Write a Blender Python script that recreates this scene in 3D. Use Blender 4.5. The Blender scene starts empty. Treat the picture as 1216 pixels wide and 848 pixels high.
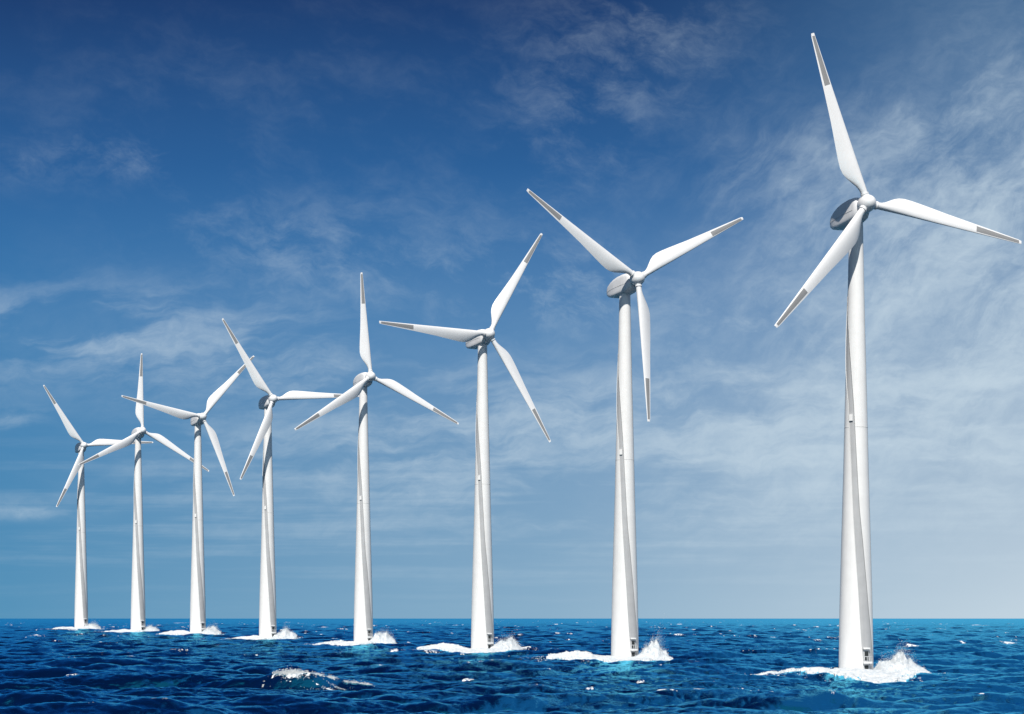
import bpy, math, random
import numpy as np
from mathutils import Matrix, Vector

R = math.radians
S = bpy.context.scene
COL = S.collection

# ------------------------------------------------------------------ camera
CAM_H = 10.0
FOC = 2000.0          # focal length in photograph pixels (photo is 1216 wide)
HOR = 734.2           # horizon row
cam = bpy.data.cameras.new('camera')
cam.sensor_width = 36.0
cam.lens = 36.0 * FOC / 1216.0
cam.shift_y = (HOR - 424.0) / 1216.0
cam.clip_start = 0.5
cam.clip_end = 120000.0
cam_ob = bpy.data.objects.new('camera', cam)
cam_ob.location = (0, 0, CAM_H)
cam_ob.rotation_euler = (R(90), 0, 0)
COL.objects.link(cam_ob)
S.camera = cam_ob

# ------------------------------------------------------------------ node helpers
class NT:
    def __init__(self, tree):
        self.t = tree
    def n(self, typ, ins=None, **kw):
        nd = self.t.nodes.new(typ)
        for k, v in kw.items():
            setattr(nd, k, v)
        for k, v in (ins or {}).items():
            sock = nd.inputs[k]
            if isinstance(v, bpy.types.NodeSocket):
                self.t.links.new(v, sock)
            else:
                sock.default_value = v
        return nd
    def m(self, op, a, b=0.0, c=None, clamp=False):
        ins = {0: a, 1: b}
        if c is not None:
            ins[2] = c
        return self.n('ShaderNodeMath', ins, operation=op, use_clamp=clamp).outputs[0]
    def ramp(self, x, lo, hi, a=0.0, b=1.0, smooth=True):
        nd = self.n('ShaderNodeMapRange', {0: x, 1: lo, 2: hi, 3: a, 4: b})
        nd.interpolation_type = 'SMOOTHSTEP' if smooth else 'LINEAR'
        return nd.outputs[0]
    def mix(self, f, a, b, blend='MIX'):
        nd = self.t.nodes.new('ShaderNodeMix')
        nd.data_type = 'RGBA'
        nd.blend_type = blend
        for sock, v in ((nd.inputs[0], f), (nd.inputs[6], a), (nd.inputs[7], b)):
            if isinstance(v, bpy.types.NodeSocket):
                self.t.links.new(v, sock)
            elif isinstance(v, (tuple, list)):
                sock.default_value = tuple(v) + ((1.0,) if len(v) == 3 else ())
            else:
                sock.default_value = v
        return nd.outputs[2]
    def noise(self, vec, scale, detail=6.0, rough=0.55, dist=0.0, lac=2.0):
        nd = self.n('ShaderNodeTexNoise', {'Vector': vec, 'Scale': scale, 'Detail': detail,
                                           'Roughness': rough, 'Distortion': dist, 'Lacunarity': lac})
        return nd.outputs[0]
    def link(self, a, b):
        self.t.links.new(a, b)

# ------------------------------------------------------------------ sky
SUN_EL, SUN_AZ = 47.0, -9.0      # azimuth: degrees to the left of the view direction's reverse
W = bpy.data.worlds.new('World')
S.world = W
W.use_nodes = True
wt = W.node_tree
wt.nodes.clear()
N = NT(wt)
sky = N.n('ShaderNodeTexSky', sky_type='NISHITA')
sky.sun_disc = False
sky.sun_elevation = R(SUN_EL)
sky.sun_rotation = R(180 + SUN_AZ)
sky.altitude = 1500
sky.air_density = 1.0
sky.dust_density = 0.3
sky.ozone_density = 4.0
SKY_STRENGTH = 0.0655
hs = N.n('ShaderNodeHueSaturation', {'Hue': 0.5, 'Saturation': 1.12, 'Value': 1.0, 'Color': sky.outputs[0]})
pre = N.n('ShaderNodeVectorMath', {0: hs.outputs[0], 'Scale': 0.2273}, operation='SCALE').outputs[0]
gm = N.n('ShaderNodeGamma', {'Color': pre, 'Gamma': 1.6})
base = N.n('ShaderNodeVectorMath', {0: gm.outputs[0], 'Scale': 2.27}, operation='SCALE').outputs[0]
tc = N.n('ShaderNodeTexCoord')
sep = N.n('ShaderNodeSeparateXYZ', {0: tc.outputs['Generated']})
dx, dy, dz = sep.outputs
ady = N.m('MAXIMUM', N.m('ABSOLUTE', dy), 0.05)
az = N.m('DIVIDE', dx, ady)
el = N.m('DIVIDE', dz, ady)
zz = N.m('ADD', N.m('MAXIMUM', dz, 0.0), 0.10)
px = N.m('DIVIDE', dx, zz)
py = N.m('DIVIDE', dy, zz)
P = N.n('ShaderNodeCombineXYZ', {0: px, 1: py, 2: 0.0}).outputs[0]

def gauss(a0, e0, sa, se, amp, rot=0.0):
    """soft patch of cloud cover round one direction of the sky (photo pixel units, degrees)"""
    a0 = (a0 - 608) / FOC; e0 = (HOR - e0) / FOC; sa /= FOC; se /= FOC
    da = N.m('SUBTRACT', az, a0); de = N.m('SUBTRACT', el, e0)
    c, s = math.cos(R(rot)), math.sin(R(rot))
    u = N.m('ADD', N.m('MULTIPLY', da, c / sa), N.m('MULTIPLY', de, s / sa))
    v = N.m('ADD', N.m('MULTIPLY', da, -s / se), N.m('MULTIPLY', de, c / se))
    q = N.m('ADD', N.m('MULTIPLY', u, u), N.m('MULTIPLY', v, v))
    return N.m('MULTIPLY', N.m('EXPONENT', N.m('MULTIPLY', q, -1.0)), amp)

def add(*a):
    r = a[0]
    for b in a[1:]:
        r = N.m('ADD', r, b)
    return r

def mapped(loc=(0, 0, 0), rot=0.0, sc=(1, 1, 1), src=None):
    r = N.n('ShaderNodeVectorRotate', {'Vector': src, 'Angle': R(-rot)}, rotation_type='Z_AXIS').outputs[0]
    return N.n('ShaderNodeMapping', {'Vector': r, 'Location': loc, 'Scale': sc}).outputs[0]

E2 = N.n('ShaderNodeCombineXYZ', {0: az, 1: el, 2: 0.0}).outputs[0]
wn = N.n('ShaderNodeTexNoise', {'Vector': E2, 'Scale': 30.0, 'Detail': 4.0})
wsub = N.n('ShaderNodeVectorMath', {0: wn.outputs[1], 1: (0.5, 0.5, 0.5)}, operation='SUBTRACT').outputs[0]
wsc = N.n('ShaderNodeVectorMath', {0: wsub, 'Scale': 0.022}, operation='SCALE').outputs[0]
EW = N.n('ShaderNodeVectorMath', {0: E2, 1: wsc}, operation='ADD').outputs[0]
wispA = N.noise(mapped((0.3, 0.1, 0), 42, (9, 19, 1), EW), 1.0, 9, 0.64)          # feathers climbing to the right
wispB = N.noise(mapped((2.0, 0.7, 0), 4, (9, 40, 1), EW), 1.0, 9, 0.60)           # flat streaks
wispC = N.noise(mapped((5.1, 2.2, 0), -14, (14, 24, 1), EW), 1.0, 9, 0.66)        # patchy cirrus
wispD = N.noise(mapped((1.3, 9.2, 0), 0, (5, 90, 1), E2), 1.0, 7, 0.58)           # low thin bands
wispE = N.noise(mapped((4.4, 1.9, 0), 50, (7, 22, 1), EW), 1.0, 9, 0.64)          # steep fall streaks
fine = N.noise(mapped((7.7, 3.1, 0), 12, (60, 110, 1), EW), 1.0, 7, 0.68)
covR = add(gauss(1150, 210, 150, 90, 0.50, 38), gauss(1216, 215, 70, 40, 0.30, 30), gauss(1100, 130, 160, 30, 0.22, 30),
           gauss(960, 200, 90, 60, 0.25), gauss(1120, 330, 190, 90, 0.42, 0))
covE = add(gauss(1150, 400, 260, 130, 0.75, 30), gauss(1120, 300, 120, 120, .25), gauss(950, 230, 130, 110, 0.24))
covC = add(gauss(770, 55, 140, 90, 0.13, 0), gauss(780, 20, 60, 40, .08), gauss(665, 345, 110, 45, 0.42), gauss(340, 290, 130, 40, 0.16, -10),
           gauss(160, 185, 85, 24, 0.12, -15), gauss(890, 420, 140, 80, 0.42, 25), gauss(690, 150, 90, 90, .12), gauss(450, 330, 260, 60, .12),
           gauss(300, 110, 380, 120, 0.045), gauss(480, 260, 200, 60, .05), gauss(60, 195, 110, 24, 0.12))
covB = add(gauss(110, 400, 260, 52, 0.46), gauss(330, 440, 120, 30, .25), gauss(10, 496, 40, 12, 0.30), gauss(25, 608, 60, 9, 0.40),
           gauss(470, 540, 260, 50, 0.40), gauss(620, 480, 240, 50, .40), gauss(950, 500, 220, 40, 0.55), gauss(1150, 480, 200, 60, .75), gauss(1000, 545, 260, 18, .45),
           gauss(1000, 580, 300, 50, 0.28), gauss(700, 610, 300, 40, .20))
cA = N.m('MULTIPLY', covR, N.ramp(wispA, 0.41, 0.66))
cE = N.m('MULTIPLY', covE, N.ramp(wispE, 0.40, 0.68))
cB = N.m('MULTIPLY', covB, N.ramp(wispB, 0.40, 0.66))
cC = N.m('MULTIPLY', covC, N.ramp(wispC, 0.42, 0.70))
cD = N.m('MULTIPLY', N.m('MULTIPLY', N.ramp(wispD, 0.44, 0.68), 0.26), gauss(800, 610, 900, 80, 1.0))
soft = add(N.m('MULTIPLY', covR, 0.10), N.m('MULTIPLY', covB, 0.10), gauss(1216, 440, 260, 200, 0.26), gauss(1216, 60, 160, 120, .10))
fm = N.ramp(fine, 0.28, 0.72, 0.66, 1.22)
cover = N.m('MULTIPLY', add(cA, cE, cB, cC, cD, soft), fm)
# unseen thin overcast, added behind the camera to lift the shadow fill
fill_veil = N.m('MULTIPLY', N.ramp(dy, -0.15, -0.55), 0.5)
cover = N.m('MAXIMUM', N.m('ADD', cover, fill_veil), 0.0)
cover = N.m('MULTIPLY', N.m('SUBTRACT', 1.0, N.m('EXPONENT', N.m('MULTIPLY', cover, -1.35))), 0.92)
# low sea air: the sky pales towards the horizon, most of all to the right
upper = N.mix(N.m('POWER', N.ramp(el, 0.375, 0.16, smooth=False), 1.15), base, (0.42, 2.25, 5.55))
upper = N.mix(N.ramp(az, 0.02, 0.32, 0.0, 0.55), upper, (0.80, 2.50, 5.0))
air = N.m('POWER', N.ramp(el, 0.27, -0.01, smooth=False), 1.25)
airc = N.mix(N.ramp(az, -0.30, 0.02, smooth=False), (1.35, 4.0, 6.55), (3.6, 5.9, 7.9))
airc = N.mix(N.ramp(az, 0.02, 0.31, smooth=False), airc, (7.6, 9.1, 10.2))
skyair = N.mix(air, upper, airc)
cloud = N.mix(cover, skyair, (7.7, 9.3, 10.5))
bg = N.n('ShaderNodeBackground', {'Color': cloud, 'Strength': SKY_STRENGTH})
wo = N.n('ShaderNodeOutputWorld', {'Surface': bg.outputs[0]})

sun = bpy.data.lights.new('sun', 'SUN')
sun.energy = 4.3
sun.angle = R(0.5)
sun.color = (1.0, 0.955, 0.89)
sun_ob = bpy.data.objects.new('sun', sun)
sd = Vector((math.sin(R(SUN_AZ)) * math.cos(R(SUN_EL)), -math.cos(R(SUN_AZ)) * math.cos(R(SUN_EL)), math.sin(R(SUN_EL))))
sun_ob.rotation_euler = sd.to_track_quat('Z', 'Y').to_euler()
sun_ob.location = (-60, -200, 250)
COL.objects.link(sun_ob)

# ------------------------------------------------------------------ materials
def new_mat(name):
    m = bpy.data.materials.new(name)
    m.use_nodes = True
    m.node_tree.nodes.clear()
    return m, NT(m.node_tree)

def paint_mat(name, col, rough=0.45, var=0.06, spec=0.4, streak=0.05):
    m, n = new_mat(name)
    co = n.n('ShaderNodeTexCoord').outputs['Object']
    a = n.noise(co, 0.35, 5, 0.6)
    st = n.noise(n.n('ShaderNodeMapping', {'Vector': co, 'Scale': (2.2, 2.2, 0.06)}).outputs[0], 1.0, 5, 0.6)
    f = n.m('ADD', n.ramp(a, 0.3, 0.7, -var, var), n.ramp(st, 0.45, 0.75, 0.0, -streak))
    v = n.m('ADD', f, 1.0)
    colr = n.n('ShaderNodeVectorMath', {0: col, 'Scale': v}, operation='SCALE').outputs[0]
    b = n.n('ShaderNodeBsdfPrincipled', {'Base Color': colr, 'Roughness': n.ramp(a, 0.3, 0.7, rough - .06, rough + .08),
                                         'Specular IOR Level': spec})
    n.n('ShaderNodeOutputMaterial', {0: b.outputs[0]})
    return m

M_WHITE = paint_mat('white_tower_paint', (0.80, 0.80, 0.79), 0.42, 0.025, 0.35, 0.05)
M_BLADE = paint_mat('white_blade_gelcoat', (0.80, 0.80, 0.80), 0.34, 0.02, 0.4, 0.02)
M_NAC = paint_mat('pale_grey_nacelle_paint', (0.80, 0.80, 0.805), 0.45, 0.04, 0.35, 0.10)
M_TIP = paint_mat('grey_tip_panel', (0.25, 0.25, 0.252), 0.6, 0.05, 0.3, 0.05)
M_SHADOW = paint_mat('painted_shadow_grey', (0.43, 0.435, 0.44), 0.5, 0.05, 0.3, 0.08)  # grey of the shadow painted across the tower
M_SHADOW_EDGE = paint_mat('painted_shadow_edge', (0.24, 0.245, 0.25), 0.5, 0.03, 0.3, 0.04)  # darker rim of the painted tower shadow
M_DARK = paint_mat('dark_opening', (0.035, 0.04, 0.042), 0.7, 0.1, 0.2, 0.0)
M_SEAM = paint_mat('weathered_seam', (0.68, 0.68, 0.67), 0.6, 0.08, 0.2, 0.2)
M_GALV = paint_mat('galvanised_steel', (0.55, 0.56, 0.57), 0.4, 0.08, 0.5, 0.05)

def foam_mat(name, broken):
    m, n = new_mat(name)
    co = n.n('ShaderNodeTexCoord').outputs['Object']
    a = n.noise(co, 1.6, 6, 0.65)
    c = n.mix(n.ramp(a, 0.30, 0.62), (0.62, 0.70, 0.76), (0.90, 0.92, 0.93))
    bmp = n.n('ShaderNodeBump', {'Height': n.noise(co, 3.0, 5, 0.7), 'Strength': 0.5, 'Distance': 0.25})
    b = n.n('ShaderNodeBsdfPrincipled', {'Base Color': c, 'Roughness': 0.85, 'Specular IOR Level': 0.2,
                                         'Subsurface Weight': 0.0, 'Normal': bmp.outputs[0]})
    tr = n.n('ShaderNodeBsdfTranslucent', {'Color': c})
    mx = n.n('ShaderNodeMixShader', {0: 0.22, 1: b.outputs[0], 2: tr.outputs[0]})
    if broken:          # thin froth is full of holes towards its edges and in the flying spray
        de = n.n('ShaderNodeAttribute', attribute_name='froth').outputs['Fac']
        g = n.noise(co, 2.4, 7, 0.72)
        fac = n.ramp(n.m('ADD', n.m('MULTIPLY', de, 1.7), n.m('MULTIPLY', n.m('SUBTRACT', g, 0.5), 1.5)), 0.22, 0.60)
        mx = n.n('ShaderNodeMixShader', {0: fac, 1: n.n('ShaderNodeBsdfTransparent').outputs[0], 2: mx.outputs[0]})
    n.n('ShaderNodeOutputMaterial', {0: mx.outputs[0]})
    return m
M_FOAM = foam_mat('foam_drops', False)
M_FROTH = foam_mat('sea_foam', True)

# ------------------------------------------------------------------ sea: two FFT wave fields
rng = np.random.default_rng(11)
def spectrum(Lt, n, lo, hi, peak, hs_, wind_deg, spread, seed):
    r = np.random.default_rng(seed)
    k1 = np.fft.fftfreq(n, Lt / n) * 2 * np.pi
    kx, ky = np.meshgrid(k1, k1, indexing='ij')
    k = np.hypot(kx, ky); k[0, 0] = 1e-6
    lam = 2 * np.pi / k
    kp = 2 * np.pi / peak
    th = np.arctan2(ky, kx) - R(wind_deg)
    D = np.maximum(np.cos(th), 0.0) ** spread + 0.06 * np.maximum(np.cos(th), -0.2) ** 2
    sp = k ** -3.75 * np.exp(-1.1 * (kp / k) ** 2) * D
    sp *= 1 / (1 + (lam / hi) ** 8) * 1 / (1 + (lo / lam) ** 8)
    sp[0, 0] = 0
    h = (r.normal(size=(n, n)) + 1j * r.normal(size=(n, n))) * np.sqrt(sp)
    e = np.fft.ifft2(h).real
    s = (hs_ / 4.0) / e.std()
    h *= s
    f = lambda q: np.fft.ifft2(q).real
    return dict(L=Lt, n=n, z=f(h), x=f(1j * kx / k * h), y=f(1j * ky / k * h),
                jxx=f(-kx * kx / k * h), jyy=f(-ky * ky / k * h), jxy=f(-kx * ky / k * h))

def samp(T, key, X, Y):
    n, L = T['n'], T['L']
    u = (X / L * n) % n; v = (Y / L * n) % n
    i = np.floor(u).astype(int); j = np.floor(v).astype(int)
    fu = u - i; fv = v - j
    i %= n; j %= n; i2 = (i + 1) % n; j2 = (j + 1) % n
    A = T[key]
    return (A[i, j] * (1 - fu) * (1 - fv) + A[i2, j] * fu * (1 - fv) + A[i, j2] * (1 - fu) * fv + A[i2, j2] * fu * fv)

TA = spectrum(410.0, 1024, 4.0, 400.0, 34.0, 2.3, -82.0, 3.4, 5)
TB = spectrum(67.0, 512, 0.35, 4.0, 34.0, 0.30, -80.0, 1.2, 9)
CHOP = 1.25
BREAK = ((388 - 608) * 240 / FOC, 240.0)     # where the breaking wave stands

def vnoise(X, Y, seed):
    """smooth value noise on a lattice"""
    r = np.random.default_rng(seed).random((256, 256))
    i = np.floor(X).astype(int); j = np.floor(Y).astype(int)
    u = X - i; v = Y - j
    u = u * u * (3 - 2 * u); v = v * v * (3 - 2 * v)
    g = lambda a, b: r[a % 256, b % 256]
    return g(i, j) * (1 - u) * (1 - v) + g(i + 1, j) * u * (1 - v) + g(i, j + 1) * (1 - u) * v + g(i + 1, j + 1) * u * v
def fbm(X, Y, seed, octv=4, gain=0.5):
    s = 0; a = 1; t = 0
    for o in range(octv):
        s = s + a * vnoise(X * 2 ** o + 17.3 * o, Y * 2 ** o - 9.1 * o, seed + o); t += a; a *= gain
    return s / t

def ground(px_, py_, h=0.0):
    """point of the sea (raised by h) that lies in the direction of a photograph pixel"""
    d = FOC * (CAM_H - h) / (py_ - HOR)
    return ((px_ - 608) * d / FOC, d)

# photograph column and row of the waterline, columns the foam reaches left and right, spray height (px)
TURB = [
    # base x, base y, hub x, hub y, yaw, tilt, phase, L, foam left, foam right, heap px
    (1016.5, 797.0, 1030.2, 241.4, 18.5, 4.4, 109.9, 32.7, 127, 82, 29),
    (742.0, 780.0, 757.6, 330.6, 27.8, 4.7, 30.0, 37.5, 90, 57, 24),
    (573.0, 770.8, 581.1, 396.6, 29.1, 4.3, 60.0, 39.9, 76, 48, 18),
    (431.5, 763.0, 440.5, 446.9, 28.8, 4.3, 94.9, 42.4, 58, 38, 13.5),
    (318.0, 757.4, 324.6, 473.7, 29.8, 4.5, 4.9, 47.0, 43, 34, 10.5),
    (235.0, 752.5, 241.6, 494.6, 29.2, 4.6, 49.9, 54.6, 45, 27, 9),
    (164.0, 749.0, 169.6, 511.2, 31.0, 5.0, 89.9, 61.8, 39, 25, 8),
    (96.5, 746.0, 99.9, 528.9, 29.8, 4.3, 4.8, 70.3, 33, 23, 7),
]
SINK = [6.0, 5.0, 4.0, 3.0, 2.5, 2.0, 2.0, 1.8]      # the foam hides this much of each tower foot (px)
DIST = [FOC * CAM_H / (t[1] + q - HOR) for t, q in zip(TURB, SINK)]
TURB = [t[:7] + (t[7] * (t[1] - HOR) / (t[1] + q - HOR),) + t[8:] for t, q in zip(TURB, SINK)]
BASEX = [(t[0] - 608) * d / FOC for t, d in zip(TURB, DIST)]

# small breaking crests: photo column, row, width px, height m, tilt
CAPS = [(259, 767, 19, 0.8, 0.0), (229, 770.5, 12, 0.4, 0.5), (455, 794, 20, 0.7, -0.1), (436, 813, 16, 0.6, 0.0), (555, 810.5, 22, 0.9, -0.15),
        (281, 772, 12, 0.4, 0.2), (155, 780, 16, 0.5, -0.2), (30, 785, 24, 0.5, -0.2), (70, 809, 22, 0.5, -0.1), (92, 812, 16, 0.5, -0.1),
        (1082, 767, 20, 0.5, 0.35), (1086, 762, 10, 0.3, 0.4), (1095, 755, 9, 0.3, 0), (1141, 764, 9, 0.3, 0), (1196, 765, 20, 0.4, -0.1),
        (612, 813, 14, 0.3, -0.2), (468, 774, 14, 0.4, -0.2), (700, 819, 12, 0.3, -0.2), (908, 835, 10, 0.3, 0), (541, 742, 8, 0.5, 0),
        (805, 740.5, 8, 0.6, 0), (700, 737.4, 6, 0.8, 0), (858, 762, 6, 0.3, 0), (890, 763, 6, 0.3, 0), (917, 757, 8, 0.3, 0), (1160, 742, 9, 0.4, 0),
        (250, 800, 18, 0.3, -0.1), (330, 790, 12, 0.2, 0), (760, 812, 12, 0.2, 0), (990, 742, 8, 0.4, 0), (950, 748, 8, 0.3, 0),
        (545, 775, 8, 0.3, 0), (640, 755, 7, 0.3, 0), (20, 739, 7, 0.8, 0), (45, 755, 9, 0.4, 0), (120, 764, 8, 0.4, 0), (385, 745, 8, 0.4, 0), (186, 742, 8, .5, 0),
        (215, 739, 10, .5, 0), (345, 738.5, 8, .5, 0), (520, 738, 9, .5, 0), (600, 746, 8, .4, 0), (660, 741, 7, .4, 0), (820, 748, 8, .3, 0), (1060, 739, 9, .6, 0), (1120, 747, 8, .4, 0),
        (1190, 752, 9, .4, 0), (880, 742, 7, .4, 0), (840, 795, 9, .2, 0), (830, 824, 14, .2, -.1), (1150, 800, 14, .25, -.1), (1170, 828, 16, .25, .1), (980, 822, 10, .2, 0)]

FACE_STREAKS = ((-7.2, -0.45, 0.6, 1.0), (-4.6, 1.7, 0.22, 0.8), (-2.2, 1.5, 0.15, 0.6))
def local_waves(X, Y):
    """the breaking wave in front of the row and small crests: extra height and foam"""
    Z = np.zeros_like(X); F = np.zeros_like(X)
    # --- breaking wave (an asymmetric ridge, steep towards the camera)
    cx, cy = BREAK
    u = X - cx
    yc = cy + 0.012 * u * u - 0.16 * u + 0.9 * np.sin(u * 0.45)
    v = Y - yc
    uc_ = u + 3.6
    along = np.where(uc_ < 0, np.exp(-(uc_ / 8.0) ** 2), np.exp(-(uc_ / 8.2) ** 2)) + 0.40 * np.exp(-((u + 17) / 8) ** 2)
    cross = np.where(v < 0, np.exp(-(v / 2.6) ** 2), np.exp(-(v / 7.5) ** 2))
    Z += 2.3 * along * cross - 0.6 * along * np.exp(-((v + 5.0) / 2.6) ** 2)
    n1 = fbm(X * 1.9, Y * 1.3, 40, 4, 0.6)
    crest = np.exp(-((v + 0.25 + 0.5 * (n1 - .5)) / 0.55) ** 2) * np.clip((along - 0.30) * 3, 0, 1) * np.clip((u + 7.5) / 2, 0, 1)
    F = np.maximum(F, np.clip(crest * (n1 * 3.4 - 1.35), 0, 1))
    head = np.exp(-((u + 5.2) / 1.7) ** 2) * np.exp(-((v + 0.5) / 0.9) ** 2)
    F = np.maximum(F, np.clip(head * (n1 * 3 - .2), 0, 1))
    for (u0, du, w, a) in FACE_STREAKS:
        line = u - (u0 + du * (-v)) + 0.5 * (n1 - .5)
        st = np.exp(-(line / w) ** 2) * (v < 0.1) * (v > -3.6)
        F = np.maximum(F, np.clip(st * a * (fbm(X * 2.4, Y * 2.0, 63, 3) * 3.4 - 1.35), 0, 1))
    patch = np.exp(-((u - 4) / 9) ** 2) * np.exp(-((v + 6.5) / 2.8) ** 2)
    F = np.maximum(F, np.clip(patch * (fbm(X * 0.8, Y * 0.6, 71, 5, 0.6) - 0.50) * 4, 0, 0.7))
    # --- swell to the left-front and right-front
    for (bx, by, wx, wy, hh, sl) in ((40, 838, 9, 3.2, 0.9, 0.1), (975, 838, 9, 3.0, 0.8, -0.2), (1180, 812, 8, 3.4, 0.7, 0.25), (255, 776, 11, 4.5, 0.7, 0.05), (655, 824, 8, 3.5, 0.6, 0)):
        gx, gy = ground(bx, by)
        uu = X - gx; vv = Y - gy + sl * uu
        Z += hh * np.exp(-(uu / wx) ** 2) * np.where(vv < 0, np.exp(-(vv / wy) ** 2), np.exp(-(vv / (2 * wy)) ** 2))
    # --- small crests
    for q, (bx, by, wp, hh, tl) in enumerate(CAPS):
        gx, gy = ground(bx, by + 0.3 * hh * FOC / 300)
        w = wp * gy / FOC * 0.5
        uu = X - gx; vv = Y - gy
        near = (np.abs(uu) < 3.2 * w) & (np.abs(vv) < 60)
        if not near.any():
            continue
        uu = uu[near]; vv = vv[near] + uu * tl * 2.5 + 0.8 * np.sin(uu / max(w, .1) * 2.1 + q)
        dep = max(0.9, 0.55 * gy * gy / (FOC * CAM_H) * 0.8)
        nz = fbm(X[near] * 2.2 / max(1, gy / 330), Y[near] * 1.2 / max(1, gy / 330), 80 + q, 4, 0.6)
        ends = np.clip(1 - np.abs(uu / w + 0.5 * (nz - .5)) ** 1.5, 0, 1)
        Z[near] += 0.75 * hh * np.exp(-(uu / (1.5 * w)) ** 2) * np.where(vv < 0, np.exp(-(vv / (dep * 0.8)) ** 2), np.exp(-(vv / (dep * 3)) ** 2))
        F[near] = np.maximum(F[near], np.clip(ends * 1.5, 0, 1) * np.exp(-((vv + .2 * dep) / (0.62 * dep)) ** 2) * np.clip(nz * 3.0 - (0.35 if wp >= 14 else 0.7), 0, 1))
    return Z, F

def wake_foam(X, Y):
    F = np.zeros_like(X); A = np.zeros_like(X)
    for q, (t, bx, d) in enumerate(zip(TURB, BASEX, DIST)):
        k = d / FOC
        u = (X - bx) / k          # px units across
        v = (Y - d) / (k * 40)    # in tower widths in depth
        m = (np.abs(u) < 260) & (np.abs(v) < 6)
        if not m.any():
            continue
        u = u[m]; v = v[m]
        L, Rr = t[8], t[9]
        uc = (Rr - L) / 2; uw = (L + Rr) / 2
        e = np.exp(-((u - uc) / (uw * 1.12)) ** 4) * np.exp(-((v + 0.2) / 1.5) ** 2)
        n1 = fbm(X[m] / k / 22, Y[m] / k / 60, 200 + q, 5, 0.6)
        F[m] = np.maximum(F[m], np.clip(e * (n1 * 3.0 - 0.55), 0, 1))
        e2 = np.exp(-((u - uc) / (uw * 1.45)) ** 4) * np.exp(-((v + 1.2) / 2.6) ** 2)
        n2 = fbm(X[m] / k / 16, Y[m] / k / 70, 300 + q, 5, 0.65)
        F[m] = np.maximum(F[m], np.clip(e2 * (n2 - 0.50) * 4.2, 0, 0.8))
        A[m] = np.maximum(A[m], e2)
    return F, A

def sea_displace(X, Y):
    d = np.hypot(X, Y)
    fb = np.clip(1.0 - (d - 500) / 1500, 0.15, 1)
    z = samp(TA, 'z', X, Y) + fb * samp(TB, 'z', X, Y)
    ox = -CHOP * (samp(TA, 'x', X, Y) + fb * samp(TB, 'x', X, Y))
    oy = -CHOP * (samp(TA, 'y', X, Y) + fb * samp(TB, 'y', X, Y))
    jxx = 1 + CHOP * (samp(TA, 'jxx', X, Y) + 0.55 * samp(TB, 'jxx', X, Y))
    jyy = 1 + CHOP * (samp(TA, 'jyy', X, Y) + 0.55 * samp(TB, 'jyy', X, Y))
    jxy = CHOP * (samp(TA, 'jxy', X, Y) + 0.55 * samp(TB, 'jxy', X, Y))
    J = jxx * jyy - jxy ** 2
    calm = 1 - 0.7 * np.exp(-((X - BREAK[0]) / 16) ** 2 - ((Y - BREAK[1]) / 16) ** 2)
    return ox * calm, oy * calm, z * calm, 1 + (J - 1) * calm

def sea_height(X, Y):
    """approximate surface height at world positions"""
    X = np.asarray(X, float); Y = np.asarray(Y, float)
    ox, oy, z, J = sea_displace(X, Y)
    for _ in range(3):
        qx, qy = X - ox, Y - oy
        ox, oy, z, J = sea_displace(qx, qy)
    lz, lf = local_waves(X, Y)
    return z + lz

# ring mesh: fine over the part of the sea the photograph shows, coarser all round
fine_a = np.linspace(R(-21), R(21), 1180)
side = R(21) + np.cumsum(np.linspace(R(0.08), R(4.2), 74)); side = side[side < math.pi - 0.02]
ang = np.concatenate([-side[::-1], fine_a, side])
rows = [2.0]
while rows[-1] < 60000:
    d = rows[-1]
    rows.append(d + (0.2 if 218 < d < 262 else 0.42 * (d / 176) ** 1.38 if d > 140 else max(0.30, 0.9 * (1 - d / 150) + 0.30)))
rows = np.array(rows)
na, nr = len(ang), len(rows)
DD, AA = np.meshgrid(rows, ang, indexing='ij')
X0 = DD * np.sin(AA); Y0 = DD * np.cos(AA)
ox, oy, zz_, J = sea_displace(X0, Y0)
fade = np.clip(1.15 - DD / 9000, 0.0, 1.0)
lz, lf = local_waves(X0, Y0)
wf, aer = wake_foam(X0, Y0)
big = fbm(X0 / 46, Y0 / 60, 500, 4)
capf = np.clip((0.14 + 0.14 * np.clip((DD - 330) / 400, 0, 1) + 0.20 * (big - 0.5) - J) * 4.0, 0, 1) * np.clip((big - 0.46) * 7, 0, 1)
foam = np.maximum(np.maximum(capf, lf), wf)
co = np.stack([X0 + ox * fade, Y0 + oy * fade, zz_ * fade + lz], -1).reshape(-1, 3)
co = np.vstack([co, [[0, 0, 0]]])
foam = np.append(foam.ravel(), 0); aer = np.append(aer.ravel(), 0)
idx = np.arange(na * nr).reshape(nr, na)
nxt = np.roll(idx, -1, axis=1)
quads = np.stack([idx[:-1], nxt[:-1], nxt[1:], idx[1:]], -1).reshape(-1, 4)[:, ::-1]
tris = np.stack([nxt[0], idx[0], np.full(na, na * nr)], -1)
tris = tris[:, ::-1]
me = bpy.data.meshes.new('sea')
me.vertices.add(len(co)); me.vertices.foreach_set('co', co.astype(np.float32).ravel())
nl = len(quads) * 4 + len(tris) * 3
me.loops.add(nl)
me.loops.foreach_set('vertex_index', np.concatenate([quads.ravel(), tris.ravel()]).astype(np.int32))
me.polygons.add(len(quads) + len(tris))
me.polygons.foreach_set('loop_start', np.concatenate([np.arange(len(quads)) * 4, len(quads) * 4 + np.arange(len(tris)) * 3]).astype(np.int32))
me.update(calc_edges=True)
me.polygons.foreach_set('use_smooth', np.ones(len(me.polygons), bool))
for nm, arr in (('foam', foam), ('aerated', aer)):
    at = me.attributes.new(nm, 'FLOAT', 'POINT')
    at.data.foreach_set('value', arr.astype(np.float32))

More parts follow.
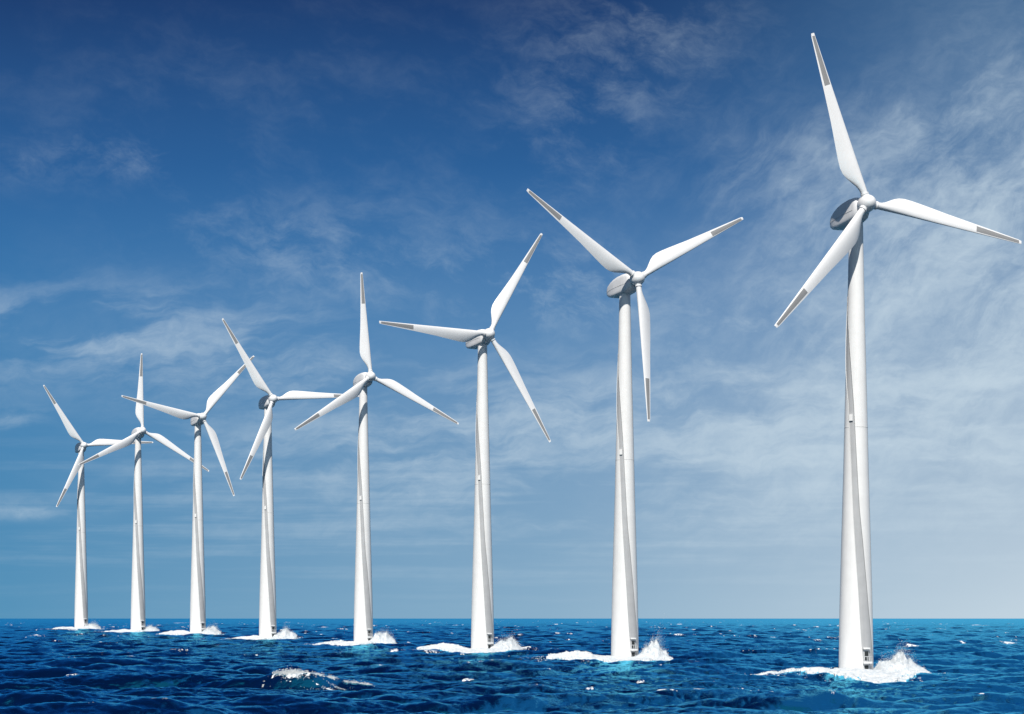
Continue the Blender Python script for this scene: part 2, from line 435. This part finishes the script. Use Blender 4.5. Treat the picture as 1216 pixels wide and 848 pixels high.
def sea_mat():
    m, n = new_mat('open_sea_water')
    co = n.n('ShaderNodeTexCoord').outputs['Object']
    fo = n.n('ShaderNodeAttribute', attribute_name='foam').outputs['Fac']
    ae = n.n('ShaderNodeAttribute', attribute_name='aerated').outputs['Fac']
    n1 = n.noise(co, 0.018, 4, 0.5)
    body = n.mix(n.ramp(n1, 0.35, 0.65), (0.0013, 0.039, 0.082), (0.0021, 0.058, 0.116))
    body = n.mix(n.m('MULTIPLY', ae, 0.07), body, (0.02, 0.09, 0.18))
    b1 = n.noise(n.n('ShaderNodeMapping', {'Vector': co, 'Scale': (0.55, 1.0, 1.0), 'Rotation': (0, 0, R(8))}).outputs[0], 0.9, 5, 0.62)
    b2 = n.noise(co, 4.0, 4, 0.6)
    hgt = n.m('ADD', n.m('MULTIPLY', b1, 0.55), n.m('MULTIPLY', b2, 0.10))
    bmp = n.n('ShaderNodeBump', {'Height': hgt, 'Strength': 0.24, 'Distance': 1.0})
    deep = n.n('ShaderNodeBsdfDiffuse', {'Color': body, 'Roughness': 0.0, 'Normal': bmp.outputs[0]})
    glos = n.n('ShaderNodeBsdfGlossy', {'Color': (0.14, 0.70, 0.99, 1.0), 'Roughness': 0.13, 'Normal': bmp.outputs[0]})
    fres = n.n('ShaderNodeFresnel', {'IOR': 1.36, 'Normal': bmp.outputs[0]}).outputs[0]
    wat = n.n('ShaderNodeMixShader', {0: fres, 1: deep.outputs[0], 2: glos.outputs[0]})
    fn = n.noise(n.n('ShaderNodeMapping', {'Vector': co, 'Scale': (1.0, 0.6, 1.0)}).outputs[0], 1.7, 7, 0.68)
    fn2 = n.noise(co, 6.0, 3, 0.6)
    thr = n.m('ADD', n.m('MULTIPLY', fo, 0.55), n.m('ADD', n.m('MULTIPLY', n.m('SUBTRACT', fn, 0.5), 1.9), n.m('MULTIPLY', n.m('SUBTRACT', fn2, 0.5), 0.9)))
    fac = n.m('MULTIPLY', n.ramp(thr, 0.30, 0.44), n.ramp(fo, 0.02, 0.18))
    fb = n.n('ShaderNodeBsdfPrincipled', {'Base Color': (0.86, 0.89, 0.91, 1), 'Roughness': 0.8, 'Specular IOR Level': 0.2, 'Normal': bmp.outputs[0]})
    mx = n.n('ShaderNodeMixShader', {0: fac, 1: wat.outputs[0], 2: fb.outputs[0]})
    n.n('ShaderNodeOutputMaterial', {0: mx.outputs[0]})
    return m
me.materials.append(sea_mat())
sea = bpy.data.objects.new('sea', me)
sea['kind'] = 'structure'
COL.objects.link(sea)

# ------------------------------------------------------------------ mesh helpers
def mesh_obj(name, verts, faces, mat, parent=None, smooth=True, sharp=None):
    me = bpy.data.meshes.new(name)
    me.from_pydata([tuple(v) for v in verts], [], [tuple(f) for f in faces])
    me.update()
    if smooth:
        me.polygons.foreach_set('use_smooth', [True] * len(me.polygons))
        if sharp:
            me.set_sharp_from_angle(angle=R(sharp))
    me.materials.append(mat)
    o = bpy.data.objects.new(name, me)
    COL.objects.link(o)
    if parent:
        o.parent = parent
    return o

def loft(rings, cap0=True, cap1=True, closed=True):
    """rings: list of equal-length point lists"""
    n = len(rings[0]); v = [p for r in rings for p in r]; f = []
    for i in range(len(rings) - 1):
        for j in range(n if closed else n - 1):
            a = i * n + j; b = i * n + (j + 1) % n
            f.append((a, b, b + n, a + n))
    if cap0: f.append(tuple(range(n))[::-1])
    if cap1: f.append(tuple((len(rings) - 1) * n + j for j in range(n)))
    return v, f

def join(*parts):
    V, F = [], []
    for v, f in parts:
        o = len(V); V += list(v); F += [tuple(i + o for i in q) for q in f]
    return V, F

def box(c, s):
    x, y, z = c; a, b, d = s[0] / 2, s[1] / 2, s[2] / 2
    v = [(x + i * a, y + j * b, z + k * d) for i in (-1, 1) for j in (-1, 1) for k in (-1, 1)]
    f = [(0, 1, 3, 2), (4, 6, 7, 5), (0, 4, 5, 1), (2, 3, 7, 6), (0, 2, 6, 4), (1, 5, 7, 3)]
    return v, f

# ------------------------------------------------------------------ prototype turbine (hub 87.4 m above the water)
H0 = 87.4
PROF_Z = np.array([-7, 0, 5.9, 12.3, 15.4, 25, 37.7, 47, 50.8, 57.5, 64, 69.6, 81.5, 86.0])
PROF_R = np.array([3.22, 3.19, 3.13, 3.04, 2.97, 2.72, 2.36, 2.14, 2.05, 1.88, 1.71, 1.57, 1.33, 1.27])
def rad(z): return float(np.interp(z, PROF_Z, PROF_R))
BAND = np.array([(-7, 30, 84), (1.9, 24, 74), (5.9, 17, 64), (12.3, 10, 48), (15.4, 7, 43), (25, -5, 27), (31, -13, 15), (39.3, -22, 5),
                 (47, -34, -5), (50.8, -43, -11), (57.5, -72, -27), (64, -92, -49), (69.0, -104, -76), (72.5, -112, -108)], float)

def cyl_pt(phi_deg, z, r):
    """phi measured from the side facing the camera (-Y), positive to the viewer's right (+X)"""
    return (r * math.sin(R(phi_deg)), -r * math.cos(R(phi_deg)), z)

def patch_on_tower(z0, z1, lo, hi, proud, nz=24, na=10, depth=0.2):
    """raised patch that follows the tower wall between two angles (functions of z)"""
    outer, inner = [], []
    for i in range(nz + 1):
        z = z0 + (z1 - z0) * i / nz
        l, h = lo(z), hi(z)
        outer.append([cyl_pt(l + (h - l) * j / na, z, rad(z) + proud) for j in range(na + 1)])
        inner.append([cyl_pt(l + (h - l) * j / na, z, rad(z) - depth) for j in range(na + 1)])
    rings = [o + i[::-1] for o, i in zip(outer, inner)]
    return loft(rings)

def make_turbine():
    root = bpy.data.objects.new('wind_turbine', None)
    root.empty_display_size = 4
    COL.objects.link(root)
    # tower
    zs = np.concatenate([np.linspace(-7, 86, 94)])
    rings = [[cyl_pt(a * 360 / 64, z, rad(z)) for a in range(64)] for z in zs]
    v, f = loft(rings)
    tower = mesh_obj('tower', v, f, M_WHITE, root, sharp=60)
    # section seams
    for z in (46.4,):
        r0 = rad(z)
        rg = [[cyl_pt(a * 7.5, z + dz, r0 + dr) for a in range(48)] for dz, dr in ((-.06, -.05), (-.05, .022), (.05, .022), (.06, -.05))]
        v, f = loft(rg, False, False)
        mesh_obj('flange_seam', v, f, M_SEAM, tower)
    # diagonal shadow on the tower, put into colour as a raised grey band
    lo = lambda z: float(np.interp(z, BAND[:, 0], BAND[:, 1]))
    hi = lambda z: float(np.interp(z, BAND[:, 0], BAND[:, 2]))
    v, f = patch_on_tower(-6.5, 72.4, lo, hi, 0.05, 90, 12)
    stripe = mesh_obj('shadow_stripe', v, f, M_SHADOW, root, sharp=50)
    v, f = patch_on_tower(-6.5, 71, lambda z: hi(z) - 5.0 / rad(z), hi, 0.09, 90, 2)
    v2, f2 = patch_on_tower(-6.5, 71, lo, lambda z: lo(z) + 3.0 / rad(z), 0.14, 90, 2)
    mesh_obj('shadow_edge', v, f, M_SHADOW_EDGE, stripe, sharp=50)
    mesh_obj('shadow_edge', v2, f2, M_WHITE, stripe, sharp=50)
    z = 48.1; c = (lo(z) + hi(z)) / 2 - 1
    v, f = patch_on_tower(z - .6, z + .6, lambda q: c - 8, lambda q: c + 8, 0.32, 2, 4)
    mesh_obj('junction_box', v, f, M_WHITE, tower, sharp=40)
    # door in two leaves with landings
    dc = 35.0
    v, f = patch_on_tower(0.9, 5.1, lambda q: dc - 10.5, lambda q: dc + 10.5, 0.16, 6, 6)
    door = mesh_obj('door', v, f, M_GALV, root, sharp=40)
    for z0, z1 in ((3.05, 4.7), (1.15, 2.1)):
        v, f = patch_on_tower(z0, z1, lambda q: dc - 7, lambda q: dc + 7, 0.24, 4, 4)
        mesh_obj('opening', v, f, M_DARK, door, sharp=40)
    for z0, z1, a0, a1, pr in ((2.45, 2.8, 13, 13, .85), (5.1, 5.4, 13, 9, .6), (.3, .7, 12, 14, .8)):
        v, f = patch_on_tower(z0, z1, lambda q: dc - a0, lambda q: dc + a1, pr, 1, 6)
        mesh_obj('landing', v, f, M_WHITE, door, sharp=40)
    rails = []
    for aa in (dc - 12, dc - 4, dc + 4, dc + 12):
        rails.append(patch_on_tower(2.8, 3.75, lambda q: aa - .6, lambda q: aa + .6, 0.84, 1, 1, -0.74))
    rails.append(patch_on_tower(3.7, 3.8, lambda q: dc - 12.5, lambda q: dc + 12.5, 0.85, 1, 6, -0.73))
    v, f = join(*rails)
    mesh_obj('railing', v, f, M_GALV, door, sharp=40)
    # nacelle: local frame X right (viewer), Y = along the shaft towards the wind, Z up; origin at the hub centre
    st = [  # y, half width, z bottom, z top, exponent
        (-1.45, 1.05, -1.30, 1.20, 2.4), (-1.80, 1.50, -1.85, 1.62, 3.0), (-2.6, 1.70, -2.20, 1.85, 4.5), (-4.2, 1.82, -2.35, 1.98, 6.0),
        (-6.4, 1.86, -2.35, 1.95, 6.5), (-8.2, 1.80, -2.30, 1.78, 6.5), (-9.8, 1.62, -2.10, 1.50, 6.0), (-11.4, 1.30, -1.65, 1.10, 5.0),
        (-12.5, 0.85, -1.10, .68, 4.0), (-13.0, .45, -.65, .35, 3.0)]
    rings = []
    for y, hw, zb, zt, e in st:
        ring = []
        for j in range(40):
            t = 2 * math.pi * j / 40
            c, s = math.cos(t), math.sin(t)
            x = math.copysign(abs(c) ** (2 / e), c) * hw
            z = (zb + zt) / 2 + math.copysign(abs(s) ** (2 / e), s) * (zt - zb) / 2
            ring.append((x, y, z))
        rings.append(ring)
    v, f = loft(rings)
    nac = mesh_obj('nacelle', v, f, M_NAC, root, sharp=42)
    # panel seam along the side and roof equipment
    def side_seam(s):
        out = []
        for y, hw, zb, zt, e in st[2:-1]:
            zc = -0.55 + (y + 4) * -0.03
            a = (zc - (zb + zt) / 2) / ((zt - zb) / 2)
            x = s * hw * max(0.0, 1 - abs(a) ** e) ** (1 / e)
            out.append([(x - s * .05, y, zc - .05), (x + s * .035, y, zc - .05), (x + s * .035, y, zc + .05), (x - s * .05, y, zc + .05)])
        return loft(out)
    for sd_ in (1, -1):
        v, f = side_seam(sd_)
        mesh_obj('panel_seam', v, f, M_SEAM, nac, smooth=False)
    # hub spinner (surface of revolution about Y) with three stub collars
    prof = [(-1.5, 1.0), (-1.45, 1.38), (-1.1, 1.52), (-.5, 1.60), (.1, 1.58), (.65, 1.44), (1.1, 1.18), (1.45, .84), (1.66, .45), (1.74, .12)]
    rings = [[(r * math.cos(a * math.pi / 20), y, r * math.sin(a * math.pi / 20)) for a in range(40)] for y, r in prof]
    v, f = loft([r[::-1] for r in rings])
    hub = mesh_obj('hub', v, f, M_BLADE, root, sharp=50)
    # blades: local X towards the trailing edge (anticlockwise seen from the front), Y upwind, Z along the span
    LB = 34.0
    rr = [0.030, .045, .062, .085, .11, .14, .17, .20, .235, .28, .34, .42, .5, .58, .66, .74, .82, .9, .95, .98, .995, 1.0]
    ch = np.interp(rr, [0, .062, .085, .11, .14, .17, .20, .235, .28, .34, .42, .5, .66, .82, .95, .98, 1.0],
                   [1.26, 1.26, 1.36, 1.72, 2.35, 2.95, 3.35, 3.52, 3.42, 3.18, 2.82, 2.46, 1.9, 1.36, .92, .82, .66])
    th = np.interp(rr, [0, .062, .085, .11, .14, .17, .20, .28, .4, .6, 1.0], [1.0, 1.0, .93, .76, .56, .43, .36, .29, .24, .2, .16])
    bl = np.interp(rr, [0, .062, .2, 1], [0, 0, 1, 1])          # circle -> aerofoil
    tw = np.interp(rr, [0, .08, .2, .4, .7, 1], [14, 14, 13, 8, 3.5, 1.0])
    def le(q): return -0.63 + 0.34 * q
    def section(i, npt=36, only=None, off=0.0):
        c, t = float(ch[i]), float(th[i])
        pts = []
        for j in range(npt):
            a = 2 * math.pi * j / npt
            xc = 0.5 - 0.5 * math.cos(a)
            s = 1 if math.sin(a) >= 0 else -1
            yc = 5 * 1.0 * (0.2969 * math.sqrt(max(xc, 0)) - 0.126 * xc - 0.3516 * xc ** 2 + 0.2843 * xc ** 3 - 0.1036 * xc ** 4) * s
            ycirc = 0.5 * math.sin(a)
            y = (yc * bl[i] * (0.92) + ycirc * (1 - bl[i])) * t * c + (0.02 * c * bl[i] * math.sin(math.pi * xc))
            x = xc * c
            pts.append(place(x, y, i))
        return pts
    def place(x, y, i):
        t = -R(tw[i])
        x0 = le(rr[i]); px_ = 0.0
        xx = x0 + x
        return (xx * math.cos(t) - y * math.sin(t), xx * math.sin(t) * -1 * -1 + y * math.cos(t), rr[i] * LB)
    rings = [section(i) for i in range(len(rr))]
    v, f = loft(rings)
    blade0 = mesh_obj('blade', v, f, M_BLADE, root, sharp=75)
    # grey panel on each face near the tip
    def face_pt(q, xc, s, off):
        c = float(np.interp(q, rr, ch)); t = float(np.interp(q, rr, th)); twq = -R(float(np.interp(q, rr, tw)))
        yc = 5 * (0.2969 * math.sqrt(max(xc, 0)) - 0.126 * xc - 0.3516 * xc ** 2 + 0.2843 * xc ** 3 - 0.1036 * xc ** 4) * s
        y = yc * .92 * t * c + .02 * c * math.sin(math.pi * xc) + s * off
        xx = le(q) + xc * c
        return (xx * math.cos(twq) - y * math.sin(twq), xx * math.sin(twq) + y * math.cos(twq), q * LB)
    parts = []
    qs = np.linspace(.70, .984, 16)
    xs = np.linspace(.17, .80, 8)
    for s in (1, -1):
        rg = []
        for q in qs:
            o = [face_pt(q, x, s, .025) for x in xs]
            i_ = [face_pt(q, x, s, -.03) for x in xs]
            ring = o + i_[::-1]
            rg.append(ring if s > 0 else ring[::-1])
        v, f = loft(rg)
        mesh_obj('tip_panel', v, f, M_TIP, blade0, sharp=40)
    rg = [[(r * math.cos(a * math.pi / 16), r * math.sin(a * math.pi / 16), z) for a in range(32)] for z, r in ((.9, .6), (.9, .76), (1.62, .76), (1.72, .72), (1.76, .78), (1.98, .78), (2.0, .6))]
    v, f = loft(rg, False, False)
    mesh_obj('root_collar', v, f, M_BLADE, blade0, sharp=40)
    b2 = copy_tree(blade0, root); b3 = copy_tree(blade0, root)
    return root

def copy_tree(o, parent=None):
    c = o.copy(); COL.objects.link(c)
    if parent: c.parent = parent
    for ch_ in list(o.children):
        copy_tree(ch_, c)
    return c

LABELS = [
    'tallest white wind turbine, nearest of the row, its rotor highest in the sky',
    'second tallest white turbine, with one blade hanging straight down beside its tower',
    'third tallest white turbine, next to the one whose blade hangs straight down',
    'white turbine with one blade pointing straight up, taller of the two posed so',
    'white turbine fourth from the far end, its upper blade crossing a neighbour\'s blade tip',
    'white turbine third from the far end, its upper blade tip behind a neighbour\'s blade',
    'second farthest white turbine, smaller of the two with a blade straight up',
    'farthest and shortest white turbine of the row, at its left end',
]
proto = make_turbine()
roots = []
for i, t in enumerate(TURB):
    roots.append(proto if i == 0 else copy_tree(proto))
for i, (t, root) in enumerate(zip(TURB, roots)):
    bx, by, hx, hy, yaw, tilt, ph, L = t[:8]
    d = DIST[i]; X = BASEX[i]
    azv = math.atan2(X, d)
    # hub: on the shaft axis, in front of the tower; solve the overhang from the hub's column
    yw = R(yaw); tl = R(tilt)
    ax = Vector((math.sin(yw) * math.cos(tl), -math.cos(yw) * math.cos(tl), math.sin(tl)))
    g = (hx - 608) / FOC
    ov = (g * d - X) / (ax.x - g * ax.y)
    hd = d + ov * ax.y
    hz = CAM_H + (HOR - hy) * hd / FOC
    s = hz / H0
    ov = max(3.9 * s, min(6.0 * s, ov))
    hub_w = Vector((X + ov * ax.x, d + ov * ax.y, hz))
    root.location = (X, d, 0)
    root.rotation_euler = (0, 0, -azv)
    root.scale = (s, s, s)
    root['label'] = LABELS[i]; root['category'] = 'wind turbine'; root['group'] = 'white wind turbines standing in a row in the sea'
    inv = (Matrix.Translation(root.location) @ Matrix.Rotation(-azv, 4, 'Z') @ Matrix.Scale(s, 4)).inverted()
    rv = Vector((0, 0, 1)).cross(ax).normalized(); uv = ax.cross(rv)
    nb = 0
    for c in root.children:
        nm = c.name.split('.')[0]
        if nm in ('nacelle', 'hub'):
            # X = -r keeps the frame right-handed with Y = axis, Z = up
            m = Matrix(((-rv.x, ax.x, uv.x), (-rv.y, ax.y, uv.y), (-rv.z, ax.z, uv.z))).to_4x4()
            c.matrix_local = inv @ (Matrix.Translation(hub_w) @ m @ Matrix.Scale(s, 4))
        elif nm == 'blade':
            a = R(ph + 120 * nb); nb += 1
            dd = rv * math.cos(a) + uv * math.sin(a)
            dd = (dd * math.cos(R(3)) + ax * math.sin(R(3))).normalized()
            cc = ax.cross(dd).normalized()
            nn = dd.cross(cc)
            m = Matrix(((cc.x, nn.x, dd.x), (cc.y, nn.y, dd.y), (cc.z, nn.z, dd.z))).to_4x4()
            c.matrix_local = inv @ (Matrix.Translation(hub_w) @ m @ Matrix.Diagonal((s, s, L / 34.0, 1)))

# ------------------------------------------------------------------ splash of foam at each tower foot
SPL = ['white splash of foam round the foot of the tallest, nearest turbine', 'white splash of foam at the foot of the turbine with a blade straight down',
       'white foam splash at the foot of the third tallest turbine', 'white foam splash at the foot of the taller turbine with a blade straight up',
       'small white foam splash at the foot of the turbine fourth from the far end', 'small white foam splash at the foot of the turbine third from the far end',
       'small white foam splash at the foot of the second farthest turbine', 'smallest white foam splash, at the foot of the farthest turbine']
def octahedra(B, rg):
    """small irregular clots, one per row of (x, y, z, radius)"""
    dirs = np.array([(1, 0, 0), (-1, 0, 0), (0, 1, 0), (0, -1, 0), (0, 0, 1), (0, 0, -1)], float)
    fc = np.array([(0, 2, 4), (2, 1, 4), (1, 3, 4), (3, 0, 4), (2, 0, 5), (1, 2, 5), (3, 1, 5), (0, 3, 5)])
    s_ = B[:, None, 3:4] * rg.uniform(.6, 1.5, (len(B), 1, 3)) * np.array([1, 1, .85])
    v = (B[:, None, :3] + dirs[None] * s_).reshape(-1, 3)
    f = (fc[None] + 6 * np.arange(len(B))[:, None, None]).reshape(-1, 3)
    return v.tolist(), f.tolist()

def make_splash(i):
    t = TURB[i]; d = DIST[i]; X = BASEX[i]; k = d / FOC
    L, Rr, hp = t[8], t[9], t[10]
    tw_ = 40.0 * (t[1] - t[3]) / 556.0            # tower width in px
    root = bpy.data.objects.new('foam_splash', None)
    root.location = (X, d, 0); root.empty_display_size = 2
    root['label'] = SPL[i]; root['category'] = 'sea foam'; root['group'] = 'foam splashes round the turbine feet'
    COL.objects.link(root)
    rg = np.random.default_rng(700 + i)
    nu, nv = int((L + Rr) * 1.5 * max(1, 80 / (L + Rr))), 150
    us = np.linspace(-L - 3, Rr + 3, nu)                # px
    D_ = 1.0 * tw_ * k                                  # depth unit in m
    vs = np.linspace(-4.8 * D_, 1.8 * D_, nv)
    U, V = np.meshgrid(us, vs, indexing='ij')
    un = np.where(U < 0, U / L, U / Rr)                 # -1..1
    vn = V / D_
    prof = np.interp(un, [-1.05, -.97, -.8, -.6, -.45, -.3, -.18, 0, .2, .3, .42, .55, .64, .74, .86, .97, 1.04],
                     [0, .14, .30, .40, .38, .28, .18, .16, .28, .56, .78, .92, 1.0, .84, .52, .20, 0]) * hp
    prof = prof * (1 + (un > .1) * (0.75 * (fbm(un * 5 + 11 * i, 0 * un + i, 600 + i, 2) - .5) + 0.40 * (fbm(un * 15 + 5 * i, 0 * un + i, 640 + i, 2) - .5)))
    ridge = np.interp(un, [-1, -.5, -.2, .2, .6, 1], [.5, .4, -.5, -.5, -.1, .2]) + .10 * np.sin(U / tw_ * 3 + i)
    wid = np.interp(un, [-1, -.6, -.2, .2, .6, 1], [.45, .7, .7, .7, .65, .4])
    cr = np.exp(-np.abs((vn - ridge) / wid) ** 2.4)
    n1 = fbm(U / tw_ * 5 + 31 * i, V / (tw_ * k) * 5, 900 + i, 5, 0.6)
    n2 = fbm(U / tw_ * 14 + 7 * i, V / (tw_ * k) * 14, 950 + i, 3, 0.6)
    h = prof * cr * (0.50 + 0.60 * n1) + 0.22 * prof * (n2 - .5)
    spike = np.maximum(0, fbm(U / tw_ * 9 + 3, V / (tw_ * k) * 9, 990 + i, 2) - 0.62) * 3.0
    h += 0.12 * spike * hp * np.exp(-((un - .60) / .26) ** 2) * cr
    # flat ragged skirt on the water
    skirt = np.exp(-np.abs(un * 1.02 + .02) ** 3.2) * np.exp(-np.abs((vn + np.interp(un, [-1, -.4, 0, .3, 1], [.2, 1.3, 1.7, 1.5, .4])) / np.interp(un, [-1, -.4, 0, .3, 1], [.8, 2.2, 2.8, 2.5, .7])) ** 3)
    keep = (h / hp + 0.80 * skirt * (n1 + .5 * n2 - .26)) - 0.02
    wx = X + U * k; wy = d + V
    sea_z = sea_height(wx.ravel(), wy.ravel()).reshape(U.shape)
    zc = sea_z + 0.22 + 0.25 * k * 2
    edge = np.clip(keep / 0.16, -1, 1)
    Z = zc + h * k * 0.9 + 0.10 * k * edge * 6 * .25 - (keep < 0.05) * 0.5
    ok = keep > (0.14 + 0.10 * (n2 - .5))
    # grid with a floor below the water so the mass has thickness
    dens = np.clip(keep / 0.46, 0, 1) * (1 - 0.62 * np.clip((h / np.maximum(prof, .3 * hp) - .62) / .5, 0, 1) * (un > .15))
    dvals = []; lows = []
    idm = -np.ones(U.shape, int); verts = []; faces = []
    for a in range(nu):
        for b in range(nv):
            if ok[a, b]:
                idm[a, b] = len(verts); verts.append((U[a, b] * k + rg.normal() * .12 * k, V[a, b], Z[a, b])); dvals.append(dens[a, b]); lows.append(sea_z[a, b])
    n0 = len(verts)
    verts += [(x, y, min(z, zs_) - 0.9) for (x, y, z), zs_ in zip(verts, lows)]
    edges = {}
    for a in range(nu - 1):
        for b in range(nv - 1):
            q = (idm[a, b], idm[a + 1, b], idm[a + 1, b + 1], idm[a, b + 1])
            if min(q) >= 0:
                faces.append(q); faces.append(tuple(x + n0 for x in q[::-1]))
                for e in range(4):
                    p0, p1 = q[e], q[(e + 1) % 4]
                    if (p1, p0) in edges: del edges[(p1, p0)]
                    else: edges[(p0, p1)] = 1
    for p0, p1 in edges:
        faces.append((p1, p0, p0 + n0, p1 + n0))
    fo_ = mesh_obj('foam_mass', verts, faces, M_FROTH, root)
    fo_.data.attributes.new('froth', 'FLOAT', 'POINT').data.foreach_set('value', np.array(dvals + dvals, np.float32))
    # flying drops and clots
    bits = []
    sc = tw_ / 40.0
    def clots(x, y, z, r):
        bits.append(np.stack([x, y, z, r], -1))
    okl = np.argwhere(ok)
    wgt = np.maximum(h[ok] / hp, 0) + 0.05; wgt /= wgt.sum()
    # clots lying on the mass
    q = okl[rg.choice(len(okl), 1300, p=wgt)]; a_, b_ = q[:, 0], q[:, 1]
    clots(U[a_, b_] * k + rg.normal(size=1300) * .5 * k, V[a_, b_] + rg.normal(size=1300) * .3 * k,
          Z[a_, b_] + np.abs(rg.normal(0, .04, 1300)) * hp * k * h[a_, b_] / hp, rg.uniform(.2, .7, 1300) * sc * k)
    # fine spray thrown up over the heap, thinning out with height
    wg2 = wgt * (un[ok] > .12); wg2 /= wg2.sum()
    q = okl[rg.choice(len(okl), 5200, p=wg2)]; a_, b_ = q[:, 0], q[:, 1]
    gust = 0.4 + 1.6 * fbm(un[a_, b_] * 9 + 3 * i, 0 * a_ + 1.0, 820 + i, 2) ** 2
    lift = rg.exponential(.13, 5200) * hp * k * (h[a_, b_] / hp) * gust * 1.6
    clots(U[a_, b_] * k + rg.normal(size=5200) * .8 * k + lift * .25, V[a_, b_] + rg.normal(size=5200) * .6 * k,
          Z[a_, b_] + lift, rg.uniform(.10, .34, 5200) * sc * k)
    # scraps round the edge
    u_ = rg.uniform(-1.15, 1.3, 900); uu = np.where(u_ < 0, u_ * L, u_ * Rr)
    y_ = D_ * np.where(rg.random(900) < .75, rg.normal(-2.2, .9, 900), rg.normal(.9, .35, 900)) * (1 - .45 * np.abs(u_))
    z_ = sea_height(X + uu * k, d + y_)
    clots(uu * k, y_, z_ + .05 * k, rg.uniform(.12, .7, 900) * sc * k)
    V2, F2 = octahedra(np.concatenate(bits), rg)
    mesh_obj('spray', V2, F2, M_FOAM, root)
for i in range(8):
    make_splash(i)

def make_breaking_crest():
    rg = np.random.default_rng(4242)
    cx, cy = BREAK
    def strand(n, u, su, v, sv, r0, r1, lift):
        return np.stack([np.asarray(u) + rg.normal(0, su, n), np.asarray(v) + rg.normal(0, sv, n), rg.uniform(r0, r1, n), rg.exponential(lift, n)], -1)
    P_ = []
    # lace along the crest, gathered in clumps that thin out to the right
    cu = np.concatenate([rg.uniform(-7.0, -2.5, 16), rg.uniform(-2.5, 6.5, 20)])
    for c in cu:
        n = int(rg.uniform(40, 130) * (1.3 if c < -2.5 else 0.8))
        P_.append(strand(n, c, rg.uniform(.12, .4), rg.normal(-.35, .25), .22, .018, .07, .06))
    # the tumbling head and the curtain of drops that falls from it
    for _ in range(34):
        c, v0 = rg.normal(-4.9, 1.0), rg.normal(-.5, .5)
        P_.append(strand(60, c, .26, v0, .2, .02, .085, .12))
    for _ in range(26):
        v0 = -rg.uniform(.4, 3.8)
        P_.append(strand(26, -6.6 + .35 * v0 + rg.normal(0, .25), .14, v0, .12, .02, .075, .02))
    # veins running down the face
    for (u0, du, w, a) in FACE_STREAKS[1:]:
        for _ in range(int(60 * a)):
            v0 = -rg.uniform(0, 3.4) ** 1.0
            P_.append(strand(16, u0 - du * v0 + rg.normal(0, .12), .12, v0, .10, .016, .06, .01))
    P_.append(strand(420, rg.uniform(-6, 9, 420), .3, rg.uniform(-6.5, -2.5, 420), .2, .015, .06, .01))
    Q = np.concatenate(P_)
    us, vs = Q[:, 0], Q[:, 1]
    X = cx + us; Y = cy + 0.012 * us * us - 0.16 * us + 0.9 * np.sin(us * 0.45) + vs
    Z = sea_height(X, Y) + Q[:, 3]
    V2, F2 = octahedra(np.stack([us, Y - cy, Z, Q[:, 2]], -1), rg)
    o = mesh_obj('wave_crest_foam', V2, F2, M_FOAM)
    o.location = (cx, cy, 0)
    o['label'] = 'broken white foam along the crest of the breaking wave in the open water'
    o['category'] = 'sea foam'
make_breaking_crest()

# ------------------------------------------------------------------ render settings
S.view_settings.view_transform = 'Standard'
S.view_settings.look = 'None'
S.view_settings.exposure = 0.2
S.view_settings.gamma = 1.0
S.view_settings.use_curve_mapping = False
S.render.engine = 'CYCLES'
S.cycles.max_bounces = 5
S.cycles.diffuse_bounces = 2
S.cycles.glossy_bounces = 3
S.cycles.caustics_reflective = False
S.cycles.caustics_refractive = False
S.cycles.use_denoising = True
